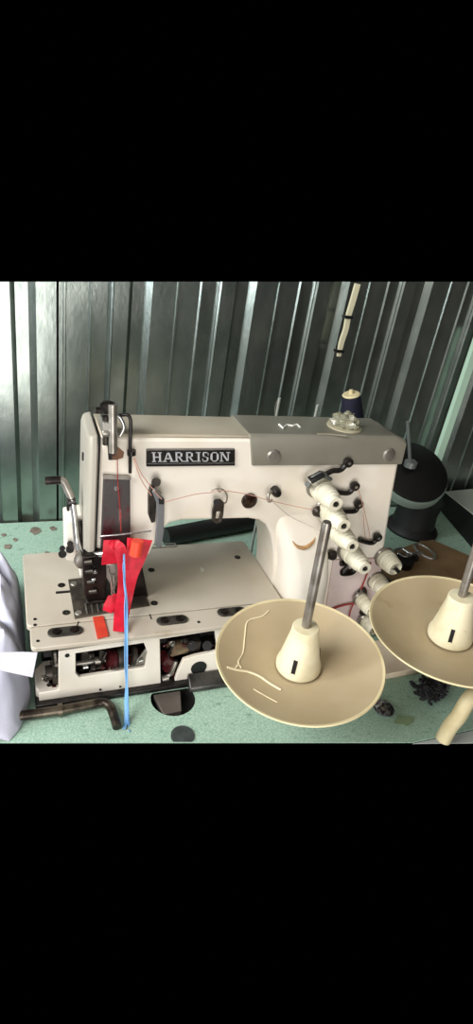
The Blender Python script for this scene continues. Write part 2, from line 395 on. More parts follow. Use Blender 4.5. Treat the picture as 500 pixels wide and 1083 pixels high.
for ch, wd in zip(word, wds):
    cw = (x1-x0)*wd/tot; cw2 = cw*.9; zb = z0 + (z1-z0)*(cx-x0)/(x1-x0)
    def q(pts): prism(bm, [(cx+u*cw2-.13*(v-.5)*hgt, zb+v*hgt) for u, v in pts], YF-.0038, YF-.003)
    for s in G[ch]:
        if s[0] == 'v': t = (s[2] if len(s) > 2 else .17) if ch != 'I' else .3; q([(s[1], 0), (s[1]+t, 0), (s[1]+t, 1), (s[1], 1)])
        if s[0] == 'h': q([(s[1], s[3]-.05), (s[2], s[3]-.05), (s[2], s[3]+.05), (s[1], s[3]+.05)])
        if s[0] == 'd': t = s[5]/2; q([(s[1]-t, s[2]), (s[1]+t, s[2]), (s[3]+t, s[4]), (s[3]-t, s[4])])
        if s[0] in 'sbt':
            for zz in ([0, 1] if s[0] == 's' else [0] if s[0] == 'b' else [1]):
                hw = .19 if ch != 'I' else .42; q([(s[1]-hw, zz-.04), (s[1]+hw, zz-.04), (s[1]+hw, zz+.04), (s[1]-hw, zz+.04)])
    cx += cw
build('lettering', bm, mat('silver_lettering', (200, 202, 206), .4, .3), npl, label='raised silver word HARRISON')
# steel guard panel on the head
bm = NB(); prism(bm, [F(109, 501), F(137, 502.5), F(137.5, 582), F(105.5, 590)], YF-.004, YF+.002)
gp = build('face_plate', bm, mat('red_reflection_plate', (92, 88, 88), .3, .6, (104, 38, 50), 30, .50, .60, stretch=(1, 1, .6)), mc, bevel=.001, label='steel face plate with painted red reflection')  # maroon blotches put the red ribbon reflection into the colour
bm = NB(); x, z = F(123, 515); lathe(bm, [(.0035, 0), (.0035, .002), (.002, .003)], (x, YF-.003, z), (0, -1, 0), 14); build('plate_screw', bm, BRIGHT, gp)
bm = NB(); prism(bm, [F(108, 500.5), F(137.5, 502), F(137.5, 505), F(108.5, 504)], YF-.007, YF-.003); build('plate_lip', bm, STEEL, gp)
bm = NB(); prism(bm, [F(125.5, 538, YF-.004), F(128, 538, YF-.004), F(128.6, 560, YF-.004), F(126, 561, YF-.004)], YF-.0052, YF-.004); build('wear_strip', bm, BRIGHT, gp)
# recess above plate with presser bar
bm = NB(); prism(bm, [F(114, 471), F(124, 472), F(131, 478), F(130, 484), F(123, 486), F(116, 486)], YF-.0008, YF+.003); rc = build('bar_recess', bm, mat('rusty_recess', (120, 84, 60), .7, 0, (60, 40, 30), 120, .4, .6), mc)
bm = NB(); prism(bm, [F(113.5, 471), F(117.5, 471), F(118, 486), F(114.5, 486)], YF-.0014, YF-.0005); build('recess_slot', bm, VOID, rc)
tu = None
bm = NB(); cyl(bm, at(119, 428, y=.655), at(119.5, 479, y=.645), .0052, 14); pb = build('presser_bar', bm, STEEL, mc, smooth=True)
bm = NB(); lathe(bm, [(.0075, 0), (.010, .004), (.010, .010), (.006, .013)], at(114, 436, y=.665), (0, 0, 1), 18)
cyl(bm, at(101, 434, y=.665), at(113, 434, y=.665), .004, 10); cyl(bm, at(112, 470, y=.655), at(112, 440, y=.655), .0042, 10); build('bar_head', bm, DSTEEL, pb, smooth=True)
bm = NB(); box(bm, *[at(107, 450, y=.66).x, at(115, 450, y=.66).x], .648, .68, at(110, 456, y=.66).z, at(110, 443, y=.66).z); cyl(bm, at(108, 458, y=.65), at(116, 458, y=.65), .005, 10); build('bar_bracket', bm, STEEL, pb, bevel=.001)
bm = NB(); tube(bm, [at(120, 439, y=.655), at(127, 442, y=.652), at(131, 452, y=.65), at(127, 461, y=.65)], .0022); build('bar_spring_arm', bm, BRIGHT, pb, smooth=True)
bm = NB(); tube(bm, [at(122, 440, y=.66), at(137, 441, y=.652), at(137.5, 470, y=.648), at(137.5, 500, y=.65)], .0022, sub=8); cyl(bm, at(139, 481, y=.65), at(139, 476, y=.65), .0055, 10); build('thread_rod', bm, BLACKM, mc, smooth=True)
# take-up lever on the face
bm = NB(); prism(bm, [F(a, b, .652) for a, b in ((159, 515), (163, 514), (165, 530), (164, 551), (160, 553), (157, 545), (157, 525))], .650, .659); tk = build('take_up_slot', bm, DSTEEL, mc, bevel=.001)
bm = NB(); prism(bm, [F(a, b, .64) for a, b in ((163.5, 516), (173.5, 527), (173, 560), (170.5, 577), (166, 579), (163.5, 575), (165.5, 550), (165.5, 532), (161, 520))], .637, .643); build('take_up_arm', bm, mat('grey_lever', (132, 134, 138), .35, .5), tk, bevel=.0012)
bm = NB(); cyl(bm, at(165, 510, y=.658), at(165, 510, y=.645), .006, 16); build('take_up_knob', bm, DSTEEL, tk, smooth=True)
bm = NB(); prism(bm, [F(a, b, .635) for a, b in ((168, 528), (173.5, 528), (173.5, 533), (168, 533))], .634, .637); build('take_up_clip', bm, BLACK, tk)
# thread eyelet bracket, round dial, hook
x, z = F(227, 536)
bm = NB(); holed(bm, [F(a, b) for a, b in ((225, 526), (230, 524), (234, 527), (233, 540), (231, 547), (226, 549), (221.5, 546), (222, 536))], [[F(a, b) for a, b in ((226, 536), (231, 536), (229, 545), (224.5, 545))]], .646, .652)
eb = build('thread_guide', bm, DSTEEL, mc, bevel=.0008)
bm = NB(); cyl(bm, at(229, 531, y=.659), at(229, 531, y=.643), .0045, 14); build('guide_screw', bm, BLACKM, eb, smooth=True)
bm = NB(); tube(bm, [at(223, 519, y=.645), at(229, 517, y=.643), at(236, 518, y=.643), at(240, 524, y=.643), at(239, 531, y=.645), at(234, 533, y=.65)], .0011); cyl(bm, at(232, 519, y=.658), at(232, 519, y=.641), .003, 10); build('guide_wire', bm, STEEL, eb, smooth=True)
bm = NB(); x, z = F(263, 529); lathe(bm, [(.0115, 0), (.0115, .004), (.009, .0065), (.0005, .007)], (x, YF, z), (0, -1, 0), 28, False); od = build('oil_window', bm, mat('dark_brown_glass', (34, 20, 16), .12, 0), mc, smooth=True)
bm = NB(); x, z = F(290, 518); lathe(bm, [(.007, 0), (.007, .010), (.005, .014), (.0005, .0145)], (x, YF, z), (0, -1, 0), 20, False); tg = build('thread_guide', bm, BLACKM, mc, smooth=True)
bm = NB(); tube(bm, [at(287, 519, y=.648), at(283.5, 524, y=.645), at(284, 530, y=.643), at(288, 529, y=.643)], .0022); build('guide_hook', bm, STEEL, tg, smooth=True)
# column bulge with brown stained arc
bm = NB()
rings = []
for z, y0, x0, x1 in ((0, .606, .379, .458), (.09, .606, .379, .458), (.13, .610, .378, .458), (.155, .619, .374, .456), (.175, .629, .370, .453), (.195, .640, .364, .448), (.212, .650, .360, .442), (.226, .658, .358, .434), (.236, .666, .360, .425)):
    pts = [(x0, .705, z)]
    N = 16
    for i in range(N+1):
        a = PI - PI*i/N; cxm = (x0+x1)/2; hw = (x1-x0)/2
        pts.append((cxm + hw*math.copysign(abs(math.cos(a))**.6, math.cos(a)), .675-(.675-y0)*max(0, math.sin(a))**.6, z))
    pts.append((x1, .705, z)); rings.append(pts)
loft(bm, rings); cb = build('column_bulge', bm, CREAM, mc, smooth=True)
# stained patch on bulge
def on_plane(px, py, y): return at(px, py, y=y)
# rear corner panel in mottled pinkish enamel (right of bulge)
bm = NB(); prism(bm, [F(352, 592, YF-.002), F(404, 590, YF-.002), (F(398, 650, YF-.002)[0], .001), (F(345, 650, YF-.002)[0], .001)], YF-.004, YF+.001); pk = build('side_panel', bm, PINK, mc, bevel=.001, label='pinkish lower side panel')
# ---- base
YB = .58
O = [F(a, b, YB) for a, b in ((41, 733), (62, 730), (62, 689), (262, 656), (262, 700), (245, 707), (239, 718), (197, 724), (160, 729.5), (140, 734), (100, 740), (60, 746), (46, 747), (41.5, 743))]; O = [(a, max(b, .0006)) for a, b in O]
H1 = [F(a, b, YB) for a, b in ((80, 691), (152, 680), (156, 690), (153, 706), (84, 716.5), (80, 712))][::-1]
H2 = [F(a, b, YB) for a, b in ((169, 676), (227, 667), (230, 689), (206, 694), (194, 698), (188, 711), (184, 723), (170, 725))][::-1]
bm = NB(); holed(bm, O, [H1, H2], YB, YB+.006); build('base_frame', bm, CREAM, mc, bevel=.0008)
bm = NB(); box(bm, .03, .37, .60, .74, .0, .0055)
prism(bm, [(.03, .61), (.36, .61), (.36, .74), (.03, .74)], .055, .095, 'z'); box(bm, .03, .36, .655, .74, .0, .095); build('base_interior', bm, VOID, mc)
bm = NB(); box(bm, .285, .376, .584, .70, 0, .0975); build('base_block', bm, CREAM, mc, bevel=.002)
bm = NB(); prism(bm, [(.018, .625), (.018, .59), (.026, .581), (.050, .581), (.050, .640), (.03, .640)], .0, .022, 'z'); build('base_corner', bm, CREAM, mc, bevel=.002)
bm = NB(); x, z = F(210, 706, YB); lathe(bm, [(.0118, 0), (.0118, .0012), (.0005, .0014)], (x, YB, z), (0, -1, 0), 26, False); build('base_plug', bm, BLACK, mc)
for px, py, r in ((71, 693, .003), (106, 729, .0016), (127, 726, .0016)):
    bm = NB(); x, z = F(px, py, YB); lathe(bm, [(r, 0), (r, .001)], (x, YB, z), (0, -1, 0), 12); build('base_screw', bm, BLACK, mc)
bm = NB(); prism(bm, [(.017, .571), (.30, .571), (.33, .60), (.33, .61), (.017, .61)], .0, .008, 'z'); build('oil_pan', bm, BLACKM, mc, bevel=.002)
bm = NB(); prism(bm, [(.560, .0), (.560, .008), (.5785, .020), (.5785, .0)], .224, .345, 'x'); build('oil_pan_lip', bm, mat('grey_sheen_metal', (88, 86, 84), .35, .5, (48, 46, 46), 30, .4, .6), mc, bevel=.002)  # grey sheen of the pan put into the base colour
# looper mechanism: shafts, cams, arms
def mech(name, m, fn, bevel=0, label=None):
    b = NB(); fn(b); return build(name, b, m, mc, smooth=True, bevel=bevel, label=label)
def M(px, py, y=.60): return at(px, py, y=y)
mech('looper_shaft', STEEL, lambda b: (cyl(b, M(80, 702), M(118, 697), .0035, 12), cyl(b, M(100, 699), M(106, 698), .006, 14)))
mech('looper_shaft', DSTEEL, lambda b: (cyl(b, M(84, 709), M(130, 703), .004, 12),))
mech('looper_cam', MAROON, lambda b: (cyl(b, M(113, 697, .595), M(146, 693, .605), .0135, 22), cyl(b, M(118, 697, .593), M(121, 697, .593), .0145, 22)))
mech('looper_cam', DSTEEL, lambda b: (cyl(b, M(124, 694, .593), M(131, 693, .593), .0158, 24), cyl(b, M(138, 692, .593), M(142, 692, .593), .0158, 24)))
mech('looper_arm', STEEL, lambda b: prism(b, [F(a, c, .588) for a, c in ((114, 707), (118, 703), (140, 702), (152, 688), (157, 681), (166, 680), (165, 692), (156, 700), (140, 706), (118, 710))], .586, .590), .001)
mech('looper_bracket', DSTEEL, lambda b: (box(b, M(86, 700).x, M(98, 700).x, .60, .62, M(90, 712).z, M(90, 690).z), box(b, M(104, 700).x, M(110, 700).x, .595, .62, M(106, 708).z, M(106, 686).z)), .001)
mech('looper_pin', BRIGHT, lambda b: cyl(b, M(88, 706, .595), M(93, 705, .595), .003, 10))
mech('looper_pin', BRIGHT, lambda b: cyl(b, M(94, 710, .592), M(99, 710, .592), .002, 8))
mech('looper_pin', BRIGHT, lambda b: cyl(b, M(147, 699, .584), M(151, 698, .584), .003, 10))
mech('feed_cam', mat('oily_tan_metal', (150, 128, 104), .3, .5), lambda b: (cyl(b, M(181, 686, .592), M(195, 683, .60), .011, 22),))
mech('feed_cam', MAROON, lambda b: (cyl(b, M(172, 695, .59), M(180, 700, .60), .010, 18), cyl(b, M(176, 706, .59), M(182, 704, .60), .007, 16)))
mech('feed_block', DSTEEL, lambda b: (box(b, M(196, 690, .6).x, M(209, 690, .6).x, .59, .63, M(200, 693, .6).z, M(200, 675, .6).z), box(b, M(212, 690, .6).x, M(226, 690, .6).x, .59, .63, M(215, 690, .6).z, M(215, 678, .6).z)), .002)
mech('feed_knob', BLACK, lambda b: (cyl(b, M(203, 683, .588), M(203, 683, .60), .007, 16), cyl(b, M(219, 683, .588), M(219, 683, .60), .007, 16)))
mech('feed_rod', STEEL, lambda b: (tube(b, [M(186, 699, .59), M(183, 707, .588), M(180, 713, .588), M(174, 716, .588)], .0035), cyl(b, M(171, 718, .588), M(178, 716, .588), .006, 12)))
mech('feed_bracket', DSTEEL, lambda b: (box(b, M(154, 690, .6).x, M(158, 690, .6).x, .59, .62, M(155, 700, .6).z, M(155, 676, .6).z), prism(b, [F(a, c, .588) for a, c in ((163, 674), (168, 673), (168, 690), (163, 688))], .584, .588)), .001)
mech('end_cam', DSTEEL, lambda b: (cyl(b, M(48, 712, .60), M(60, 710, .60), .010, 16), cyl(b, M(52, 724, .60), M(62, 722, .60), .008, 14), box(b, M(55, 700, .6).x, M(62, 700, .6).x, .59, .62, M(58, 730, .6).z, M(58, 694, .6).z)), .001)
mech('end_pin', STEEL, lambda b: cyl(b, M(44, 717, .594), M(50, 716, .594), .0035, 12))
mech('end_pin', STEEL, lambda b: cyl(b, M(58, 703, .586), M(63, 703, .586), .003, 10))
mech('end_pin', STEEL, lambda b: cyl(b, M(58, 690, .588), M(59, 702, .588), .0018, 8))
rnd = random.Random(5)
for (xa, xb, ya, yb_) in ((84, 112, 690, 712), (120, 150, 684, 704), (172, 200, 676, 690), (172, 184, 700, 720), (46, 61, 698, 730)):
    for k in range(7):
        px, py = rnd.uniform(xa, xb), rnd.uniform(ya, yb_); p = M(px, py, .592); r_ = rnd.uniform(.0015, .0042)
        ax = rnd.choice([(1, 0, 0), (0, -1, 0), (.3, 0, 1), (1, 0, .3)]); L_ = rnd.uniform(.005, .016)
        bm = NB(); lathe(bm, [(r_, 0), (r_*1.3, L_*.15), (r_*1.3, L_*.4), (r_, L_*.45), (r_*.8, L_)], p - Vector(ax)*L_*(.5 if ax[1] == 0 else 0), ax, 10)
        for v in bm.verts: v.co.y = max(v.co.y, YB+.0065); v.co.z = max(v.co.z, .002)
        build('linkage_pin', bm, rnd.choice([STEEL, DSTEEL, OILY, MAROON, DSTEEL]), mc, smooth=True)
# ---- bed plates
ZB = .105
bedp = rrect(.010, .375, .6165, .788, .008)
bm = NB(); prism(bm, bedp, ZB-.009, ZB, 'z'); bp = build('bed_plate', bm, BEDC, mc, bevel=.0012)
bm = NB(); prism(bm, rrect(.0135, .374, .575, .6155, .007), ZB-.0075, ZB-.0008, 'z'); fp = build('bed_cover', bm, BEDC, mc, bevel=.0012)
for px, py in ((69, 668), (182, 656), (245, 647)):
    x, y = T(px, py, ZB)
    bm = NB(); prism(bm, rrect(x-.022, x+.022, y-.0085, y+.0085, .0083), ZB-.0008, ZB+.0016, 'z'); la = build('slide_latch', bm, mat('worn_black_latch', (70, 66, 60), .4, .3, (48, 44, 40), 80, .4, .6), fp, bevel=.0006, label='black oval latch plate')
    for s in (-.011, .011):
        bm = NB(); lathe(bm, [(.0058, 0), (.0058, .0018), (.004, .0024), (.0005, .0024)], (x+s, y, ZB+.0016), (0, 0, 1), 16, False); build('latch_screw', bm, OILY, la)
for px, py in ((65, 619), (70, 648), (160, 603), (163, 638), (251, 589.5)):
    x, y = T(px, py, ZB); bm = NB(); lathe(bm, [(.0052, 0), (.0052, .0006), (.0005, .0004)], (x, y, ZB), (0, 0, 1), 16, False); build('bed_screw', bm, DSTEEL, bp)
for px, py in ((37, 655), (37, 661), (40, 678), (197, 644), (211, 643), (210, 658), (234, 647)):
    z = ZB if py < 662 and px < 100 else ZB-.0008
    x, y = T(px, py, z); bm = NB(); lathe(bm, [(.0022, 0), (.0022, .0006)], (x, y, z), (0, 0, 1), 10); build('small_screw', bm, BLACK, bp if z == ZB else fp)
x0, y0 = T(59, 627, ZB); x1, _ = T(72, 627, ZB)
bm = NB(); box(bm, x0, x1+.004, y0-.0025, y0+.0025, ZB, ZB+.0006); build('bed_slot', bm, BLACK, bp)
bm = NB(); a = T(152, 578, ZB); b_ = T(186, 576, ZB); holed(bm, rrect(a[0], b_[0], a[1]-.008, a[1]+.004, .002), [rrect(a[0]+.002, b_[0]-.002, a[1]-.006, a[1]+.002, .001)[::-1]], ZB, ZB+.0012, 'z'); build('edge_guide', bm, STEEL, bp)
bm = NB(); a = T(212, 603, ZB); ribbon(bm, [(a[0], a[1]-.006, ZB+.0004), (a[0]+.003, a[1], ZB+.0006), (a[0]+.002, a[1]+.007, ZB+.0004)], [.004, .007, .001], .0008); build('worn_spot', bm, mat('bare_metal_spot', (226, 222, 210), .4, .3), bp)
# throat plate
bm = NB(); tp = [T(79, 655, ZB), T(158, 641, ZB), T(144, 605, ZB), T(72, 614, ZB)]
prism(bm, tp, ZB, ZB+.0025, 'z'); th = build('throat_plate', bm, mat('worn_dark_plate', (96, 88, 78), .4, .6, (66, 60, 54), 60, .4, .6), mc, bevel=.0006)
for px, py in ((78, 619), (83, 650)):
    x, y = T(px, py, ZB); bm = NB(); lathe(bm, [(.005, 0), (.004, .0015), (.0005, .0015)], (x, y, ZB+.0025), (0, 0, 1), 14, False); build('plate_screw', bm, STEEL, th)
bm = NB()
for i in range(5):
    a = T(92+i*6, 651-i, ZB); b_ = T(90+i*6, 640-i, ZB); prism(bm, [(a[0]-.001, a[1]), (a[0]+.001, a[1]), (b_[0]+.001, b_[1]), (b_[0]-.001, b_[1])], ZB+.0025, ZB+.0035, 'z')
build('feed_teeth', bm, STEEL, th)
for a, b_ in (((84, 655), (78, 671)), ((155, 641), (160, 655))):
    bm = NB(); A = T(*a, ZB-.0008); B = T(*b_, ZB-.0008); prism(bm, [(A[0]-.0007, A[1]), (A[0]+.0007, A[1]), (B[0]+.0007, B[1]), (B[0]-.0007, B[1])], ZB-.0009, ZB-.0002, 'z'); build('slide_joint', bm, BLACK, fp)
# presser foot and needle clamp
YN = .655
def X(px, py, y=YN): return at(px, py, y=y)
bm = NB(); prism(bm, [F(a, c, .648) for a, c in ((87, 588), (112, 584), (112, 632), (93, 637), (88, 625))], .645, .665); pf = build('presser_foot', bm, OILY, mc, bevel=.002)
bm = NB()
for k, (a, c) in enumerate(((90, 595), (91, 605), (93, 616), (95, 626))): cyl(bm, X(a, c, .645), X(a+8, c-1, .641), .0035, 10)
build('clamp_screw', bm, DSTEEL, pf, smooth=True)
bm = NB(); cyl(bm, X(99, 605, .643), X(102, 604.6, .641), .003, 10); cyl(bm, X(98, 613, .643), X(100, 613, .641), .002, 10); build('screw_glint', bm, BRIGHT, pf, smooth=True)
bm = NB(); prism(bm, [F(a, c, .65) for a, c in ((112, 596), (126, 596), (127, 606), (122, 622), (119, 622), (112, 610))], .648, .655); build('needle_clamp', bm, STEEL, mc, bevel=.001)
nd = []
for k, (a, c, e, g) in enumerate(((117, 608, 119, 646), (120, 608, 121, 648), (114, 600, 121, 630))):
    bm = NB(); cyl(bm, X(a, c, .645), X(e, g, .643), .0015, 8, 0, .0008); build('needle', bm, BRIGHT, mc, smooth=True)
bm = NB(); a = T(92, 645, ZB+.003); b_ = T(150, 640, ZB+.003)
a = (a[0], a[1]+.01); prism(bm, [(a[0], a[1]), (b_[0]-.02, a[1]), (b_[0]-.02, a[1]+.03), (b_[0]-.035, a[1]+.05), (a[0]+.004, a[1]+.05)], ZB+.0036, ZB+.009, 'z'); build('foot_sole', bm, DSTEEL, pf, bevel=.001)
bm = NB(); prism(bm, [F(a, c, .66) for a, c in ((137, 606), (150, 598), (156, 628), (150, 638), (138, 640))], .655, .69); build('foot_guard', bm, OILY, mc, bevel=.002)
bm = NB(); tube(bm, [X(107, 570, .645), X(108, 567, .642), X(125, 565.5, .640), X(160, 561.5, .640)], .0012); build('guide_wire', bm, BRIGHT, mc, smooth=True)
# white bracket, lever and lifting linkage at the left of the head
bm = NB(); prism(bm, [F(a, c, .70) for a, c in ((69, 552), (80, 549), (81, 588), (79, 594), (70, 593))], .70, .742); prism(bm, [F(a, c, .70) for a, c in ((80, 549), (95, 548), (95, 590), (80, 590))], .712, .742); bk = build('lever_bracket', bm, CREAM, mc, bevel=.002)
for px, py in ((66, 586), (74, 581)):
    bm = NB(); cyl(bm, at(px, py, y=.70), at(px, py, y=.688), .0055, 14); cyl(bm, at(px, py-6, y=.70), at(px, py-6, y=.692), .004, 12); build('bracket_screw', bm, BLACKM, bk, smooth=True)
bm = NB(); cyl(bm, at(47.5, 508.5, y=.70), at(64, 507.5, y=.70), .0055, 16); lv = build('lift_lever', bm, DSTEEL, mc, smooth=True)
bm = NB(); tube(bm, [at(62, 507.5, y=.70), at(67, 509, y=.70), at(72, 519, y=.698), at(76, 528, y=.695)], .0052); build('lever_elbow', bm, STEEL, lv, smooth=True)
bm = NB(); cyl(bm, at(71, 531, y=.695), at(80, 529, y=.695), .007, 12); box(bm, at(70.5, 530, y=.695).x, at(73.5, 530, y=.695).x, .69, .70, at(71, 539, y=.695).z, at(71, 527, y=.695).z); build('lever_clamp', bm, BLACKM, lv, bevel=.001)
bm = NB(); tube(bm, [at(76, 528, y=.693), at(79, 548, y=.69), at(81, 570, y=.684), at(84, 582, y=.676)], .0042); build('lever_rod', bm, BRIGHT, lv, smooth=True)
bm = NB(); tube(bm, [at(83, 550, y=.70), at(85, 562, y=.695), at(87, 576, y=.685), at(96, 588, y=.67)], .0052); build('link_arm', bm, DSTEEL, lv, smooth=True)
bm = NB(); lathe(bm, [(.012, 0), (.013, .003), (.013, .008), (.008, .011)], at(86, 590, y=.672), (.5, -1, 0), 20); build('link_hub', bm, STEEL, lv, smooth=True)
bm = NB(); prism(bm, [F(a, c, .675) for a, c in ((82, 592), (91, 592), (91, 607), (84, 606))], .668, .69); build('link_block', bm, CREAM, lv, bevel=.001)
bm = NB(); cyl(bm, at(93, 588, y=.655), at(112, 585.5, y=.645), .0042, 14); build('link_shaft', bm, BRIGHT, lv, smooth=True)
# ---- tension assemblies: stand out from the front towards the operator
def tension(px, py, length=.058, r=.0165, y=YF):
    p = at(px, py, y=y)
    bm = NB(); lathe(bm, [(r*1.08, 0), (r*1.16, .003), (r*1.05, .006)], p, (0, -1, 0), 24); t = build('thread_tensioner', bm, STEEL, mc, smooth=True)
    L = length; prof = [(r*.93, .006), (r*1.0, .010), (r*1.0, .022), (r*.93, .023), (r*.93, .025), (r*.96, .026), (r*.86, .042), (r*.80, .043), (r*.78, .047), (r*.66, .049), (r*.62, L), (r*.30, L), (r*.28, L-.006)]
    prof = [(a, b*L/.058) if b < .05 else (a, b) for a, b in prof]
    b2 = NB(); lathe(b2, prof, p, (0, -1, 0), 28); build('tension_knob', b2, KNOB, t, smooth=True, label='ivory ribbed tension knob')
    b3 = NB(); cyl(b3, p+Vector((0, -L+.008, 0)), p+Vector((0, -L-.001, 0)), r*.20, 12); cyl(b3, p+Vector((r*.08, -L, 0)), p+Vector((r*.08, -L-.0022, 0)), r*.12, 8, r2=r*.08); build('tension_stud', b3, BLACKM, t, smooth=True)
    return t
for a in ((335.5, 513.5), (344, 536), (353, 557), (366.5, 580)): tension(*a)
tension(405, 588, .045, .0165)
tension(396, 612, .045, .0155)
tension(386, 655, .036, .0135, .650)
tension(380, 632, .045, .012, .650)
def hookpiece(pts, r=.0040, y=.652):
    bm = NB(); tube(bm, [at(a, b, y=y) for a, b in pts], r, 10); e = at(*pts[-1], y=y)
    lathe(bm, [(r*1.7, -.003), (r*1.9, 0), (r*1.7, .004)], e, (0, -1, 0), 14)
    h = build('thread_hook', bm, BLACKM, mc, smooth=True)
    b2 = NB(); cyl(b2, e+Vector((0, -.003, 0)), e+Vector((0, -.0052, 0)), r*.6, 8); build('hook_eye', b2, BRIGHT, h)
hookpiece([(345, 501), (352, 498), (360, 497), (368, 489)])
hookpiece([(350, 519), (360, 521), (369, 521), (375, 514)])
hookpiece([(360, 541), (368, 541), (376, 540), (379, 533)])
hookpiece([(380, 571), (386, 573), (394, 574), (399, 568)])
bm = NB(); tube(bm, [at(a, b, y=.64) for a, b in ((327, 508), (333, 503), (341, 500), (345, 504), (350, 507))], .0028); cyl(bm, at(325, 512, y=.655), at(325, 512, y=.635), .004, 10); build('tension_bracket', bm, mat('grey_steel_bracket', (118, 122, 120), .35, .6), mc, smooth=True)
bm = NB(); prism(bm, [F(a, b, .64) for a, b in ((326, 506), (340, 498.5), (342, 501.5), (328, 509.5))], .632, .645); build('bracket_slot', bm, BLACK, mc, bevel=.001)
for px, py in ((335, 540), (350, 586), (382, 625), (384, 646)):
    bm = NB(); lathe(bm, [(.008, 0), (.009, .003), (.006, .009)], at(px, py, y=.655), (0, -1, 0), 14); build('guide_stud', bm, DSTEEL, mc, smooth=True)
bm = NB(); tube(bm, [at(a, b, y=.652) for a, b in ((360, 596), (369, 595), (376, 598), (372, 605), (362, 606), (368, 600))], .005); build('cord_coil', bm, OILY, mc, smooth=True)
# rear thread guide on the right end of the machine
bm = NB(); cyl(bm, (.573, .66, .142), (.573, .63, .142), .010, 16); cyl(bm, (.573, .655, .09), (.573, .64, .09), .009, 14)
build('guide_stud', bm, DSTEEL, mc, smooth=True)
# brown ring stain on the bulge
from mathutils.bvhtree import BVHTree
def cast(o, px, py, off=.0004):
    me = o.data; og = ORG[o.name] if o.parent is None else ORG[o.parent.name]
    bt_ = BVHTree.FromPolygons([v.co + og for v in me.vertices], [tuple(p.vertices) for p in me.polygons])
    d = (R3 @ Vector((px-250, -(py-541.5), -FPX))).normalized(); h = bt_.ray_cast(CAM, d)
    return (h[0] + h[1]*off*(1 if h[1].dot(d) < 0 else -1)) if h[0] is not None else None
def patch(name, o, pts, m, parent, off=.0004):
    q_ = [cast(o, a, b, off) for a, b in pts]; q_ = [p for p in q_ if p is not None]
    if len(q_) < 3: return
    bm = NB(); c_ = sum(q_, Vector())/len(q_); vc = bm.verts.new(c_); vs = [bm.verts.new(p) for p in q_]
    for k in range(len(vs)): bm.faces.new((vc, vs[k], vs[(k+1) % len(vs)]))
    bmesh.ops.solidify(bm, geom=bm.faces[:], thickness=.0002); return build(name, bm, m, parent)
for ln in ([(309, 572), (313, 577), (319, 579.5), (325, 578), (331, 573), (333, 568)],):
    for (a, b), (c, d) in zip(ln, ln[1:]):
        pass
    q_ = [cast(cb, a, b, .0002) for a, b in ln]; q_ = [p for p in q_ if p]
    if len(q_) > 2:
        bm = NB(); tube(bm, q_, lambda t: .0004+.0028*math.sin(PI*t), 8); build('oil_stain', bm, mat('brown_oil_stain', (196, 160, 112), .5, 0, (168, 128, 84), 60, .4, .6), cb, smooth=True, label='brown curved oil stain')
# ---------------------------------------------------------------- loose items by the tensioners
bm = NB()
lathe(bm, [(.030, 0), (.034, .006), (.030, .018), (.012, .024)], (.655, .74, .0), (0, 0, 1), 16)
for v in bm.verts: v.co += Vector((random.uniform(-.006, .006), random.uniform(-.006, .006), random.uniform(-.001, .003)))
for v in bm.verts: v.co.z = max(v.co.z, 0)
tag(build('cloth_scrap', bm, mat('blue_grey_cloth', (38, 50, 84), .9)), 'small dark blue crumpled cloth behind the ivory tension knobs', 'cloth')
wr = thing('metal_clamp', 'greasy steel clamp with a ring lying at the cardboard edge', 'clamp', (.72, .80, 0))
bm = NB(); P0 = [T(a, b, .012) for a, b in ((413, 592), (422, 596), (432, 592), (440, 590))]
tube(bm, [(x, y, .012) for x, y in P0], .008); build('jaw', bm, DSTEEL, wr, smooth=True)
bm = NB(); P0 = [T(a, b, .012) for a, b in ((415, 585), (424, 583), (431, 587), (436, 589), (428, 592), (420, 588))]
tube(bm, [(x, y, .018) for x, y in P0], .0035); build('clip', bm, BRIGHT, wr, smooth=True)
bm = NB(); cx, cy = T(449, 583, .008); tube(bm, [(cx+.017*math.cos(a), cy+.030*math.sin(a), .008) for a in [2*PI*i/14 for i in range(15)]], .0035); cyl(bm, (cx-.055, cy-.012, .008), (cx-.015, cy-.008, .008), .006); build('ring', bm, STEEL, wr, smooth=True)
bm = NB(); cyl(bm, (*T(424, 600, 0), 0), (*T(424, 600, 0), .02), .022, 18); build('base', bm, OILY, wr, smooth=True)
# ---------------------------------------------------------------- threads
def thread(label, pts, m, r=.0006, group=None):
    bm = NB(); tube(bm, pts, r, 5, sub=3); tag(build('sewing_thread', bm, m), label, 'thread', group)
thread('rose thread running from the take-up lever past the arm guide to the first tension knob', [at(174, 531, y=.633), at(205, 523, y=.637), at(222, 521, y=.638), at(236, 519, y=.638), at(263, 523, y=.640), at(284, 529, y=.638), at(310, 535, y=.640), at(330, 539, y=.630)], THREAD)
thread('pale grey thread slanting from the arm hook to the front spool pin', [at(289, 531, y=.637), at(305, 545, y=.645), at(325, 555, y=.645), at(343, 563, y=.63)], GREYTHREAD)
thread('brown thread slanting from the black rod down to the take-up lever', [at(142, 484, y=.642), at(150, 502, y=.64), at(164, 520, y=.636), at(171, 528, y=.634)], THREAD)
thread('brown thread hanging left of the slanting ones beside the black rod', [at(141, 484, y=.644), at(148, 505, y=.64), at(160, 524, y=.636)], THREAD)
thread('rose thread forming a narrow triangle between the two right thread hooks', [at(379, 518, y=.642), at(385, 540, y=.642), at(391, 568, y=.642), at(386, 567, y=.642), at(384, 545, y=.642)], THREAD)
thread('dark red thread line crossing level below the tension knobs', [at(345, 647, y=.652), at(360, 641, y=.652), at(374, 638, y=.651)], REDTHREAD, .0018)
thread('dark red thread hanging in a steep loop below the tension knobs', [at(392, 595, y=.652), at(383, 620, y=.652), at(372, 642, y=.65), at(369, 652, y=.649)], REDTHREAD, .0013)
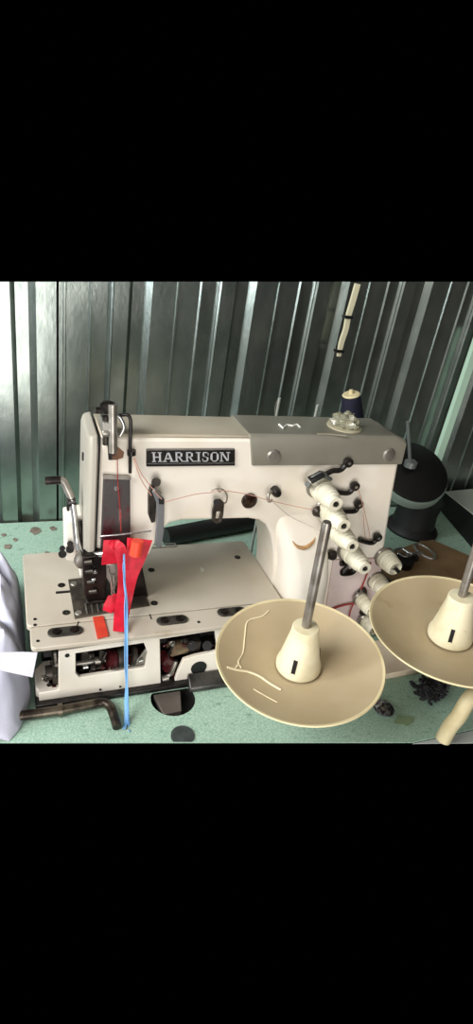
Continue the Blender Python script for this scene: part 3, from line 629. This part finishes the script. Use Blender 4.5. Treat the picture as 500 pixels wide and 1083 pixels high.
thread('red thread running down the face plate over its screw', [at(124, 486, y=.648), at(124.5, 510, y=.648), at(127, 540, y=.649), at(128, 566, y=.648)], REDTHREAD, .0006)

# ---------------------------------------------------------------- ribbons, tape, blue thread
rb = thing('red_ribbon', 'bright red satin ribbon hanging in folds from the needle area', 'ribbon', at(135, 620, z=.105))
yr = .632
def R(pts, ws, nm='ribbon_strand', m=RED, label=None, wdir=(1, 0, 0)):
    bm = NB(); ribbon(bm, [at(a, b, y=c) for a, b, c in pts], [w_*.00125 for w_ in ws], .0012, wdir); return build(nm, bm, m, rb, smooth=False, label=label)
R([(118, 571, .634), (118, 582, .63), (118, 596, .632)], [16, 18, 21])
R([(117, 574, .628), (126, 580, .624), (130, 600, .622), (130, 625, .62), (127, 650, .600), (125, 668, .583)], [7, 13, 11, 12, 13, 11])
R([(148, 570, .630), (144, 588, .626), (138, 610, .62), (134, 635, .616), (131, 655, .600), (130, 667, .584)], [27, 22, 15, 11, 9, 8])
R([(118, 630, .63), (116, 640, .625), (113, 647, .62)], [7, 13, 10])
R([(122, 628, .628), (121, 640, .625), (120, 648, .62)], [6, 7, 3])
bm = NB(); cyl(bm, at(145.5, 572, y=.618), at(143, 587, y=.616), .0078, 16); build('ribbon_roll', bm, ORANGE, rb, smooth=True, label='orange rolled fold')
bm = NB(); a = [T(98, 653.5, ZB), T(109, 652, ZB), T(114.5, 673, ZB), T(103, 676, ZB)]
prism(bm, a, ZB+.0001, ZB+.0018, 'z'); tag(build('tape_strip', bm, TAPE), 'flat orange red tape strip stuck across the bed front plate', 'tape')
bt = thing('blue_ribbon', 'thin light blue twisted ribbon hanging from the needle to the table', 'ribbon', at(133, 700, y=.56))
bm = NB(); pts = [at(131, 586, y=.61), at(131.5, 610, y=.60), at(132.5, 640, y=.585), at(133, 668, y=.567), at(133, 700, y=.558), at(133.5, 735, y=.548), (*T(134, 758, .006), .006), (*T(131, 771, .0015), .0015)]
ribbon(bm, pts, [.0022, .003, .004, .0035, .0045, .0055, .006, .004], .001, lambda t: (math.cos(t*7), -abs(math.sin(t*7))*.6, 0)); build('ribbon_strand', bm, BLUE, bt)
bm = NB(); ribbon(bm, [at(131, 588, y=.606), at(130.5, 604, y=.60), at(134.5, 640, y=.584), at(134.5, 680, y=.558), at(134.5, 720, y=.549), (*T(136, 765, .002), .002), (*T(137, 774, .001), .001)], [.001, .0015, .002, .002, .002, .003, .001], .001, lambda t: (math.cos(t*9+1), -.4, 0)); build('ribbon_strand', bm, BLUE, bt)

# ---------------------------------------------------------------- lifter rod in front of base
kr = thing('lifter_rod', 'dark greasy steel rod with a bent end lying along the machine base', 'rod', (.06, .556, 0))
BR = mat('greasy_brown_steel', (104, 94, 80), .35, .7, (48, 40, 34), 50, .4, .6)
bm = NB(); zz = .008
p = [(*T(20, 757, zz), zz), (*T(60, 751.5, zz), zz), (*T(95, 745, zz), zz), (*T(108, 743, zz), zz), (*T(116, 747, zz), zz), (*T(120, 756, zz), zz), (*T(124, 769, .006), .006)]
tube(bm, p, .0062, 12); build('rod', bm, BR, kr, smooth=True)
bm = NB(); a = T(61, 751, zz); b_ = T(66, 750.3, zz); cyl(bm, (*a, zz), (*b_, zz), .0085, 14); build('collar', bm, BR, kr, smooth=True)

# ---------------------------------------------------------------- thread dishes
def dish_stand(c, tilt, R_, label, foot, pin_px, cone_scale=1.0, cracks=(), slot0=18):
    c = Vector(c); n = Vector((tilt[0], tilt[1], 1)).normalized()
    t = thing('thread_stand', label, 'thread stand', (foot[0], foot[1], foot[2]), 'ivory dish thread stands')
    k = R_/.107
    prof = [(.001, -.021), (.030, -.021), (.034, -.0185), (.045, -.0185), (.065, -.0155), (.085, -.0095), (.104, -.001), (.107, .0005), (.108, -.001), (.106, -.0035), (.085, -.0125), (.065, -.0185), (.045, -.0215), (.001, -.024)]
    bm = NB(); lathe(bm, [(a*k, b*k) for a, b in prof], c, n, 72, False); bmesh.ops.remove_doubles(bm, verts=bm.verts[:], dist=1e-5)
    u_ = n
    for f in bm.faces:
        q_ = f.calc_center_median()-c; rr = (q_ - n*q_.dot(n)).length
        f.material_index = 1 if rr > .1035*k else 0
    d = build('dish', bm, [DISH, RIM], t, smooth=True, label='shallow ivory dish')
    # crack lines, cast onto the dish surface
    def hit(px, py):
        dr = (R3 @ Vector((px-250, -(py-541.5), -FPX))).normalized(); s = .3
        for i in range(4000):
            p = CAM + dr*s; q_ = p-c; h = q_.dot(n); rr = (q_ - n*h).length/k
            zz = -.0185
            for (a, b), (a2, b2) in zip(prof[2:8], prof[3:8]):
                if a <= rr <= a2: zz = b + (b2-b)*(rr-a)/(a2-a)
            if h <= zz*k: return p + n*.0004
            s += .0004
        return p
    for ln, rad in cracks:
        bm = NB(); tube(bm, [hit(*q_) for q_ in ln], rad, 6, sub=4); build('glue_line', bm, GLUE, d, label='raised pale glue line')
    bm = NB(); s = cone_scale
    lathe(bm, [(.0285*s, -.0185*k), (.0285*s, -.013), (.026*s, -.006), (.017*s, .038*s), (.0165*s, .046*s), (.0155*s, .048*s), (.0065, .049*s)], c, n, 36); co = build('cone', bm, CONE, t, smooth=True, label='pale ivory cone')
    u, a, b = frame(n)
    # slots
    for ang in range(0, 360, 120):
        an = math.radians(ang+slot0); dv = a*math.cos(an)+b*math.sin(an); sd = u.cross(dv)
        bm = NB(); lo_, hi_ = -.010, .011
        q0 = []
        for hh, rr in ((lo_, .0266*s), (hi_, .0231*s)):
            for w_ in (-.0025, .0025):
                for dd in (-.002, .0004): q0.append(c + u*hh + dv*(rr+dd) + sd*w_)
        vs = [bm.verts.new(v) for v in q0]
        for f in ((0, 1, 3, 2), (4, 6, 7, 5), (0, 4, 5, 1), (2, 3, 7, 6), (0, 2, 6, 4), (1, 5, 7, 3)): bm.faces.new([vs[i] for i in f])
        build('cone_slot', bm, VOID, co)
    # pin: goes up along the axis until it reaches the pixel height
    L = .048
    while L < .4:
        cc = R3.transposed() @ (c + n*L - CAM); py = 541.5 - cc.y/-cc.z*FPX
        if py < pin_px: break
        L += .001
    bm = NB(); lathe(bm, [(.0056, .04*s), (.0056, L-.003), (.0044, L), (.0005, L)], c, n, 18, False); build('spool_pin', bm, STEEL, t, smooth=True)
    # stem under the dish, strut to the foot
    st = c - n*.024*k
    bm = NB(); lathe(bm, [(.020, -.03*k), (.024, -.0215*k)], c, n, 20); build('dish_collar', bm, DSTEEL, t, smooth=True)
    bm = NB(); tube(bm, [c - n*.028*k, c-n*.040*k, Vector(foot)+Vector((0, 0, .02)), Vector(foot)+Vector((0, 0, .006))], .006, 12); build('strut', bm, STEEL, t, smooth=True)
    bm = NB(); lathe(bm, [(.024, 0), (.024, .003), (.010, .008)], Vector(foot), (0, 0, 1), 20); build('foot', bm, DSTEEL, t, smooth=True)
    return t, hit
cA = Vector((.3265, .467, .14))
fA = T(352, 716, .012)
dish_stand(cA, (-.0806, -.0455), .1053, 'ivory dish thread stand in front of the machine with pale crack lines', (fA[0], fA[1], .012), 552,
           cracks=[([(284, 646), (277, 652), (262, 657), (259, 672), (257, 690), (252, 700), (255, 707)], .0010), ([(240, 706), (251, 709), (263, 711), (275, 716), (285, 723), (297, 730)], .0015), ([(268, 729), (280, 736), (293, 743)], .0006), ([(252, 703), (248, 708)], .0012)])
cB = Vector((.5537, .4621, .16))
fB = T(478, 688, .012)
dish_stand(cB, (-.109, -.0024), .112, 'right ivory dish thread stand, cut off by the right edge of the photo', (fB[0], fB[1], .012), 540, 1.05)
# board between the dishes that carries the stands
bm = NB(); a = T(398, 723, .0); b_ = T(520, 697, .0)
prism(bm, [(.385, .5235), (.80, .5295), (.80, .64), (.60, .645), (.60, .60), (.385, .60)], 0, .012, 'z')
tag(build('wooden_board', bm, BOARD, bevel=.001), 'pale brown wooden board lying on the table under the dish stands', 'board')

# small items on the table, front right
bm = NB(); x, y = T(406, 748, .003)
lathe(bm, [(.0150, 0), (.0160, .002), (.0135, .005), (.009, .0085), (.004, .0098), (.0005, .010)], (x, y, 0), (0, 0, 1), 24, False)
tag(build('metal_disc', bm, mat('tarnished_chrome', (150, 150, 156), .2, .9, (60, 56, 60), 160, .45, .6), smooth=True), 'small round dark chrome cap on the table beside the front dish', 'cap')
bm = NB(); x, y = T(456, 731, .006)
bmesh.ops.create_icosphere(bm, subdivisions=3, radius=1)
for v in bm.verts:
    k = 1+.5*noise.noise(v.co*2.3)+.35*noise.noise(v.co*6); v.co = Vector((x+v.co.x*.022*k, y+v.co.y*.013*k, max(.0004, .006+v.co.z*.009*k)))
for i in range(60):
    pts = []; ang = random.uniform(0, 2*PI); px_, py_, pz_ = x+random.gauss(0,.010), y+random.gauss(.0,.007), random.uniform(.004, .018)
    for k in range(5):
        pts.append((px_, py_, max(.0022, pz_))); ang += random.uniform(-1.3, 1.3); px_ += .006*math.cos(ang); py_ += .005*math.sin(ang); pz_ += random.uniform(-.004, .004)
    tube(bm, pts, random.uniform(.0012, .0028), 5, sub=2)
tag(build('lint_clump', bm, LINT, smooth=True), 'dark tangled clump of lint and thread on the table edge of the board', 'lint', kind='stuff')
bm = NB(); x, y = T(427, 762, .0); pts = [(x+.018*math.cos(a)*random.uniform(.5, 1.1), y+.010*math.sin(a)*random.uniform(.6, 1.1)) for a in [2*PI*i/12 for i in range(12)]]
prism(bm, pts, 0, .0004, 'z'); build('glue_spot', bm, mat('dried_glue_spot', (138, 160, 124), .5), tb)
bm = NB(); P0 = [at(a, b, z=c) for a, b, c in ((520, 722, .10), (503, 733, .088), (494, 742, .078), (485, 757, .058), (476, 768, .040), (468, 782, .016))]
tube(bm, P0, .0105, 16); tag(build('cream_hose', bm, HOSE, smooth=True), 'cream rubber hose curving off the table at lower right', 'hose')

# ---------------------------------------------------------------- back right
ps = thing('spool_stand', 'black round thread stand with a grey rim behind the machine', 'thread stand', (.885, .955, 0))
pc = Vector((.885, .955, 0))
bm = NB(); lathe(bm, [(.060, 0), (.062, .006), (.058, .012), (.050, .02), (.047, .05), (.052, .085)], pc, (0, 0, 1), 40); build('stand_body', bm, STAND, ps, smooth=True)
dn = Vector((-.16, -.62, 1)).normalized(); dc = at(437, 499, y=.93)
bm = NB(); lathe(bm, [(.030, -.075), (.045, -.055), (.062, -.034), (.076, -.026), (.081, -.022), (.081, -.004), (.078, 0), (.001, 0)], dc, dn, 56); build('stand_bowl', bm, STANDG, ps, smooth=True, label='grey green bowl rim')
bm = NB(); lathe(bm, [(.077, .0), (.077, .004), (.073, .006), (.001, .007)], dc, dn, 56, False); build('stand_disc', bm, BLACK, ps, smooth=True, label='matt black disc')
bm = NB(); cyl(bm, (pc.x, pc.y, .08), dc - dn*.06, .04, 24, r2=.034); build('stand_neck', bm, STAND, ps, smooth=True)
pb_ = at(434.5, 489, y=.93); pt_ = at(431, 446, y=.93)
bm = NB(); cyl(bm, pb_+Vector((0, 0, -.006)), pt_, .0038, 14); build('spool_pin', bm, mat('dull_grey_pin', (120, 124, 122), .4, .5), ps, smooth=True)
bm = NB(); lathe(bm, [(.014, -.01), (.014, .002), (.008, .006)], pb_, (0, 0, 1), 20); build('pin_nut', bm, mat('dull_grey_pin', (1, 1, 1)), ps, smooth=True)
# navy cone
cp = at(372, 438, y=.86); tip = at(370.8, 404, y=.86)
nc = thing('thread_cone', 'navy blue cone of thread on a rod behind the machine top', 'thread cone', (cp.x, cp.y, 0))
bm = NB(); lathe(bm, [(.022, -.035), (.0225, -.02), (.0205, .0), (.0165, .035), (.015, .037)], (cp.x, cp.y, cp.z), (tip-cp), 28); build('thread_winding', bm, NAVY, nc, smooth=True)
bm = NB(); u = (tip-cp).normalized(); lathe(bm, [(.0155, .0365), (.016, .038), (.014, .040), (.004, .0405), (.0035, .047), (.001, .048)], cp, u, 20, False); build('cone_top', bm, RIM, nc, smooth=True)
bm = NB(); cyl(bm, (cp.x, cp.y, 0), cp-u*.03, .004, 10); lathe(bm, [(.03, 0), (.03, .004), (.006, .006)], (cp.x, cp.y, 0), (0, 0, 1), 20); build('cone_rod', bm, DSTEEL, nc, smooth=True)
for i, (px, py, lab) in enumerate(((295.5, 421, 'thin pale spool rod behind the machine top, left one'), (336, 428, 'thin pale spool rod behind the machine top, beside the navy cone'))):
    tp_ = at(px, py, y=.84)
    sr = thing('spool_rod', lab, 'rod', (tp_.x, tp_.y, 0), 'spool rods behind the machine')
    bm = NB(); cyl(bm, (tp_.x, tp_.y, 0), tp_, .0026, 10); build('rod', bm, mat('pale_rod', (176, 180, 172), .4, .3), sr, smooth=True)
    bm = NB(); lathe(bm, [(.02, 0), (.02, .003), (.005, .006)], (tp_.x, tp_.y, 0), (0, 0, 1), 18); build('foot', bm, DSTEEL, sr, smooth=True)
    if i == 0:
        bm = NB(); tube(bm, [tp_, at(291, 430, y=.84), at(291, 445, y=.84)], .0011, 6); build('wire_hook', bm, STEEL, sr, smooth=True)
# cardboard
bm = NB(); pts = [T(a, b) for a, b in ((398, 592), (452, 571), (500, 592), (520, 606), (500, 628), (405, 618))]
prism(bm, pts, 0, .006, 'z'); tag(build('cardboard_sheet', bm, CARD, bevel=.0008), 'flat brown cardboard piece on the table behind the right dish', 'cardboard')
# black box with pale top at the right edge
bx = thing('black_box', 'black case with a pale grey lid standing at the right edge', 'box', (1.05, .96, 0))
bm = NB(); pts = [T(455, 542), T(500, 582), T(560, 575), T(560, 530), T(480, 520)]
def lift(a, b, z): return T(a, b, z)
tops = [lift(470, 521, .055), lift(500, 545, .055), lift(540, 545, .055), lift(540, 512, .055), lift(478, 505, .055)]
base_ = [lift(463, 538, .0), lift(502, 584, .0), lift(560, 590, .0), lift(560, 540, .0), lift(475, 530, .0)]
loft(bm, [[(x, min(y, 1.04), 0) for x, y in base_], [(x, min(y, 1.04), .055) for x, y in tops]]); build('case', bm, STAND, bx, bevel=.002)
bm = NB(); prism(bm, [(x, min(y, 1.04)) for x, y in tops], .0552, .0585, 'z'); build('lid', bm, mat('pale_grey_lid', (176, 184, 176), .6), bx, bevel=.001, label='pale grey lid')
# cables behind the machine through the arm opening
bm = NB(); P0 = [T(a, b, .02) for a, b in ((175, 568), (215, 560), (250, 554), (285, 546))]
tube(bm, [(x, y, .02) for x, y in P0], .019, 12); tag(build('motor_belt_guard', bm, STAND, smooth=True), 'dark round bar lying behind the bed, seen under the arm', 'bar')
# pale cable hanging on the wall
wc = thing('wall_cable', 'cream cable hanging on the corrugated wall with two black bands', 'cable', at(365, 340, y=1.045))
bm = NB(); pts = [at(a, b, y=1.046) for a, b in ((378, 300), (373, 318), (368, 335), (365.5, 348), (361, 362), (358, 377))]
ribbon(bm, pts, [.013, .013, .012, .012, .012, .009], .005, (1, 0, 0)); build('cable', bm, mat('cream_cable', (206, 200, 170), .5), wc, bevel=.001)
for a, b in ((367.5, 335), (358.5, 371)):
    p = at(a, b, y=1.046); bm = NB(); box(bm, p.x-.009, p.x+.009, 1.040, 1.0535, p.z-.0028, p.z+.0028); build('cable_band', bm, BLACK, wc)

# ---------------------------------------------------------------- white cloth bundle
bm = NB()
NXg, NYg = 90, 130
def edge_x(y):   # right border of the bundle on the table
    pts = [(.50, -.060), (.529, -.016), (.545, -.003), (.57, .005), (.60, .013), (.63, .0095), (.75, .009), (.79, .006), (.82, -.02), (.90, -.09)]
    for (a, b), (c, d) in zip(pts, pts[1:]):
        if a <= y <= c: return b + (d-b)*(y-a)/(c-a)
    return -.09
def height(x, y):
    e = edge_x(y); wd_ = .0035 if y > .62 else .0035 + (.62-y)*.16; d = max(0, (e-x)/wd_); h = 1-math.exp(-d*1.2)
    yc = cutL[1] + (EY-cutL[1])*(x-cutL[0])/(edgeX[0]-cutL[0])
    kf = min(1, max(0, (y-yc)/.075))**.55
    k = min(1, max(0, (.87-y)/.10))**.6
    a = x*math.cos(.5)+y*math.sin(.5)
    f = abs(math.sin(a*48 + 2.2*math.sin(x*24+y*9))); g = math.sin(y*60 - x*38 + 2*math.sin(y*33)); v = math.sin(y*130+x*70+3*math.sin(x*44))
    prof = .078 + .022*math.sin((y-.56)*10)
    if .60 < y < .69: prof -= .016*math.sin((y-.60)/.09*PI)
    return max(0, h*k*kf*(prof*(.84+.16*min(1, (e-x)/.03)) + min(1, max(0, (e-x))/.03)*(.024*f + .006*g + .003*v + .018*noise.noise(Vector((x*26, y*20, 3))) + .009*noise.noise(Vector((x*70, y*60, 1))))))
grid = []
for j in range(NYg+1):
    row = []
    for i in range(NXg+1):
        s = i/NXg; x = -.02 - .25*(s**2.4)
        for _ in range(12):
            yc = ycut(x); y = yc + (.88-yc)*(j/NYg); x = .5*x + .5*(edge_x(y) - .25*(s**2.4))
        yc = ycut(x); y = yc + (.88-yc)*(j/NYg)
        row.append(bm.verts.new((x, max(y, cutL[1] + (EY-cutL[1])*(x-cutL[0])/(edgeX[0]-cutL[0])+.001), height(x, y) + .0006)))
    grid.append(row)
for j in range(NYg):
    for i in range(NXg): bm.faces.new((grid[j][i], grid[j][i+1], grid[j+1][i+1], grid[j+1][i]))
cl = thing('white_cloth', 'crumpled white cloth bundle piled on the table left of the machine', 'cloth', (-.08, .7, 0))
o = build('cloth_body', bm, CLOTH, cl, smooth=True)
for p_ in o.data.polygons: p_.use_smooth = True
so = o.modifiers.new('thickness', 'SOLIDIFY'); so.thickness = .001
bm = NB(); pts = [at(38, 702, y=.560), at(36, 712, y=.556), at(18, 704, y=.545), at(0, 701, y=.54), at(-30, 696, y=.53)]
ribbon(bm, [at(37, 703, y=.545), at(20, 701, y=.548), at(0, 699, y=.552), at(-30, 694, y=.556)], [.032, .028, .022, .020], .0012, (.05, .93, .36)); build('cloth_hem', bm, TAG, cl, label='bright white folded hem')
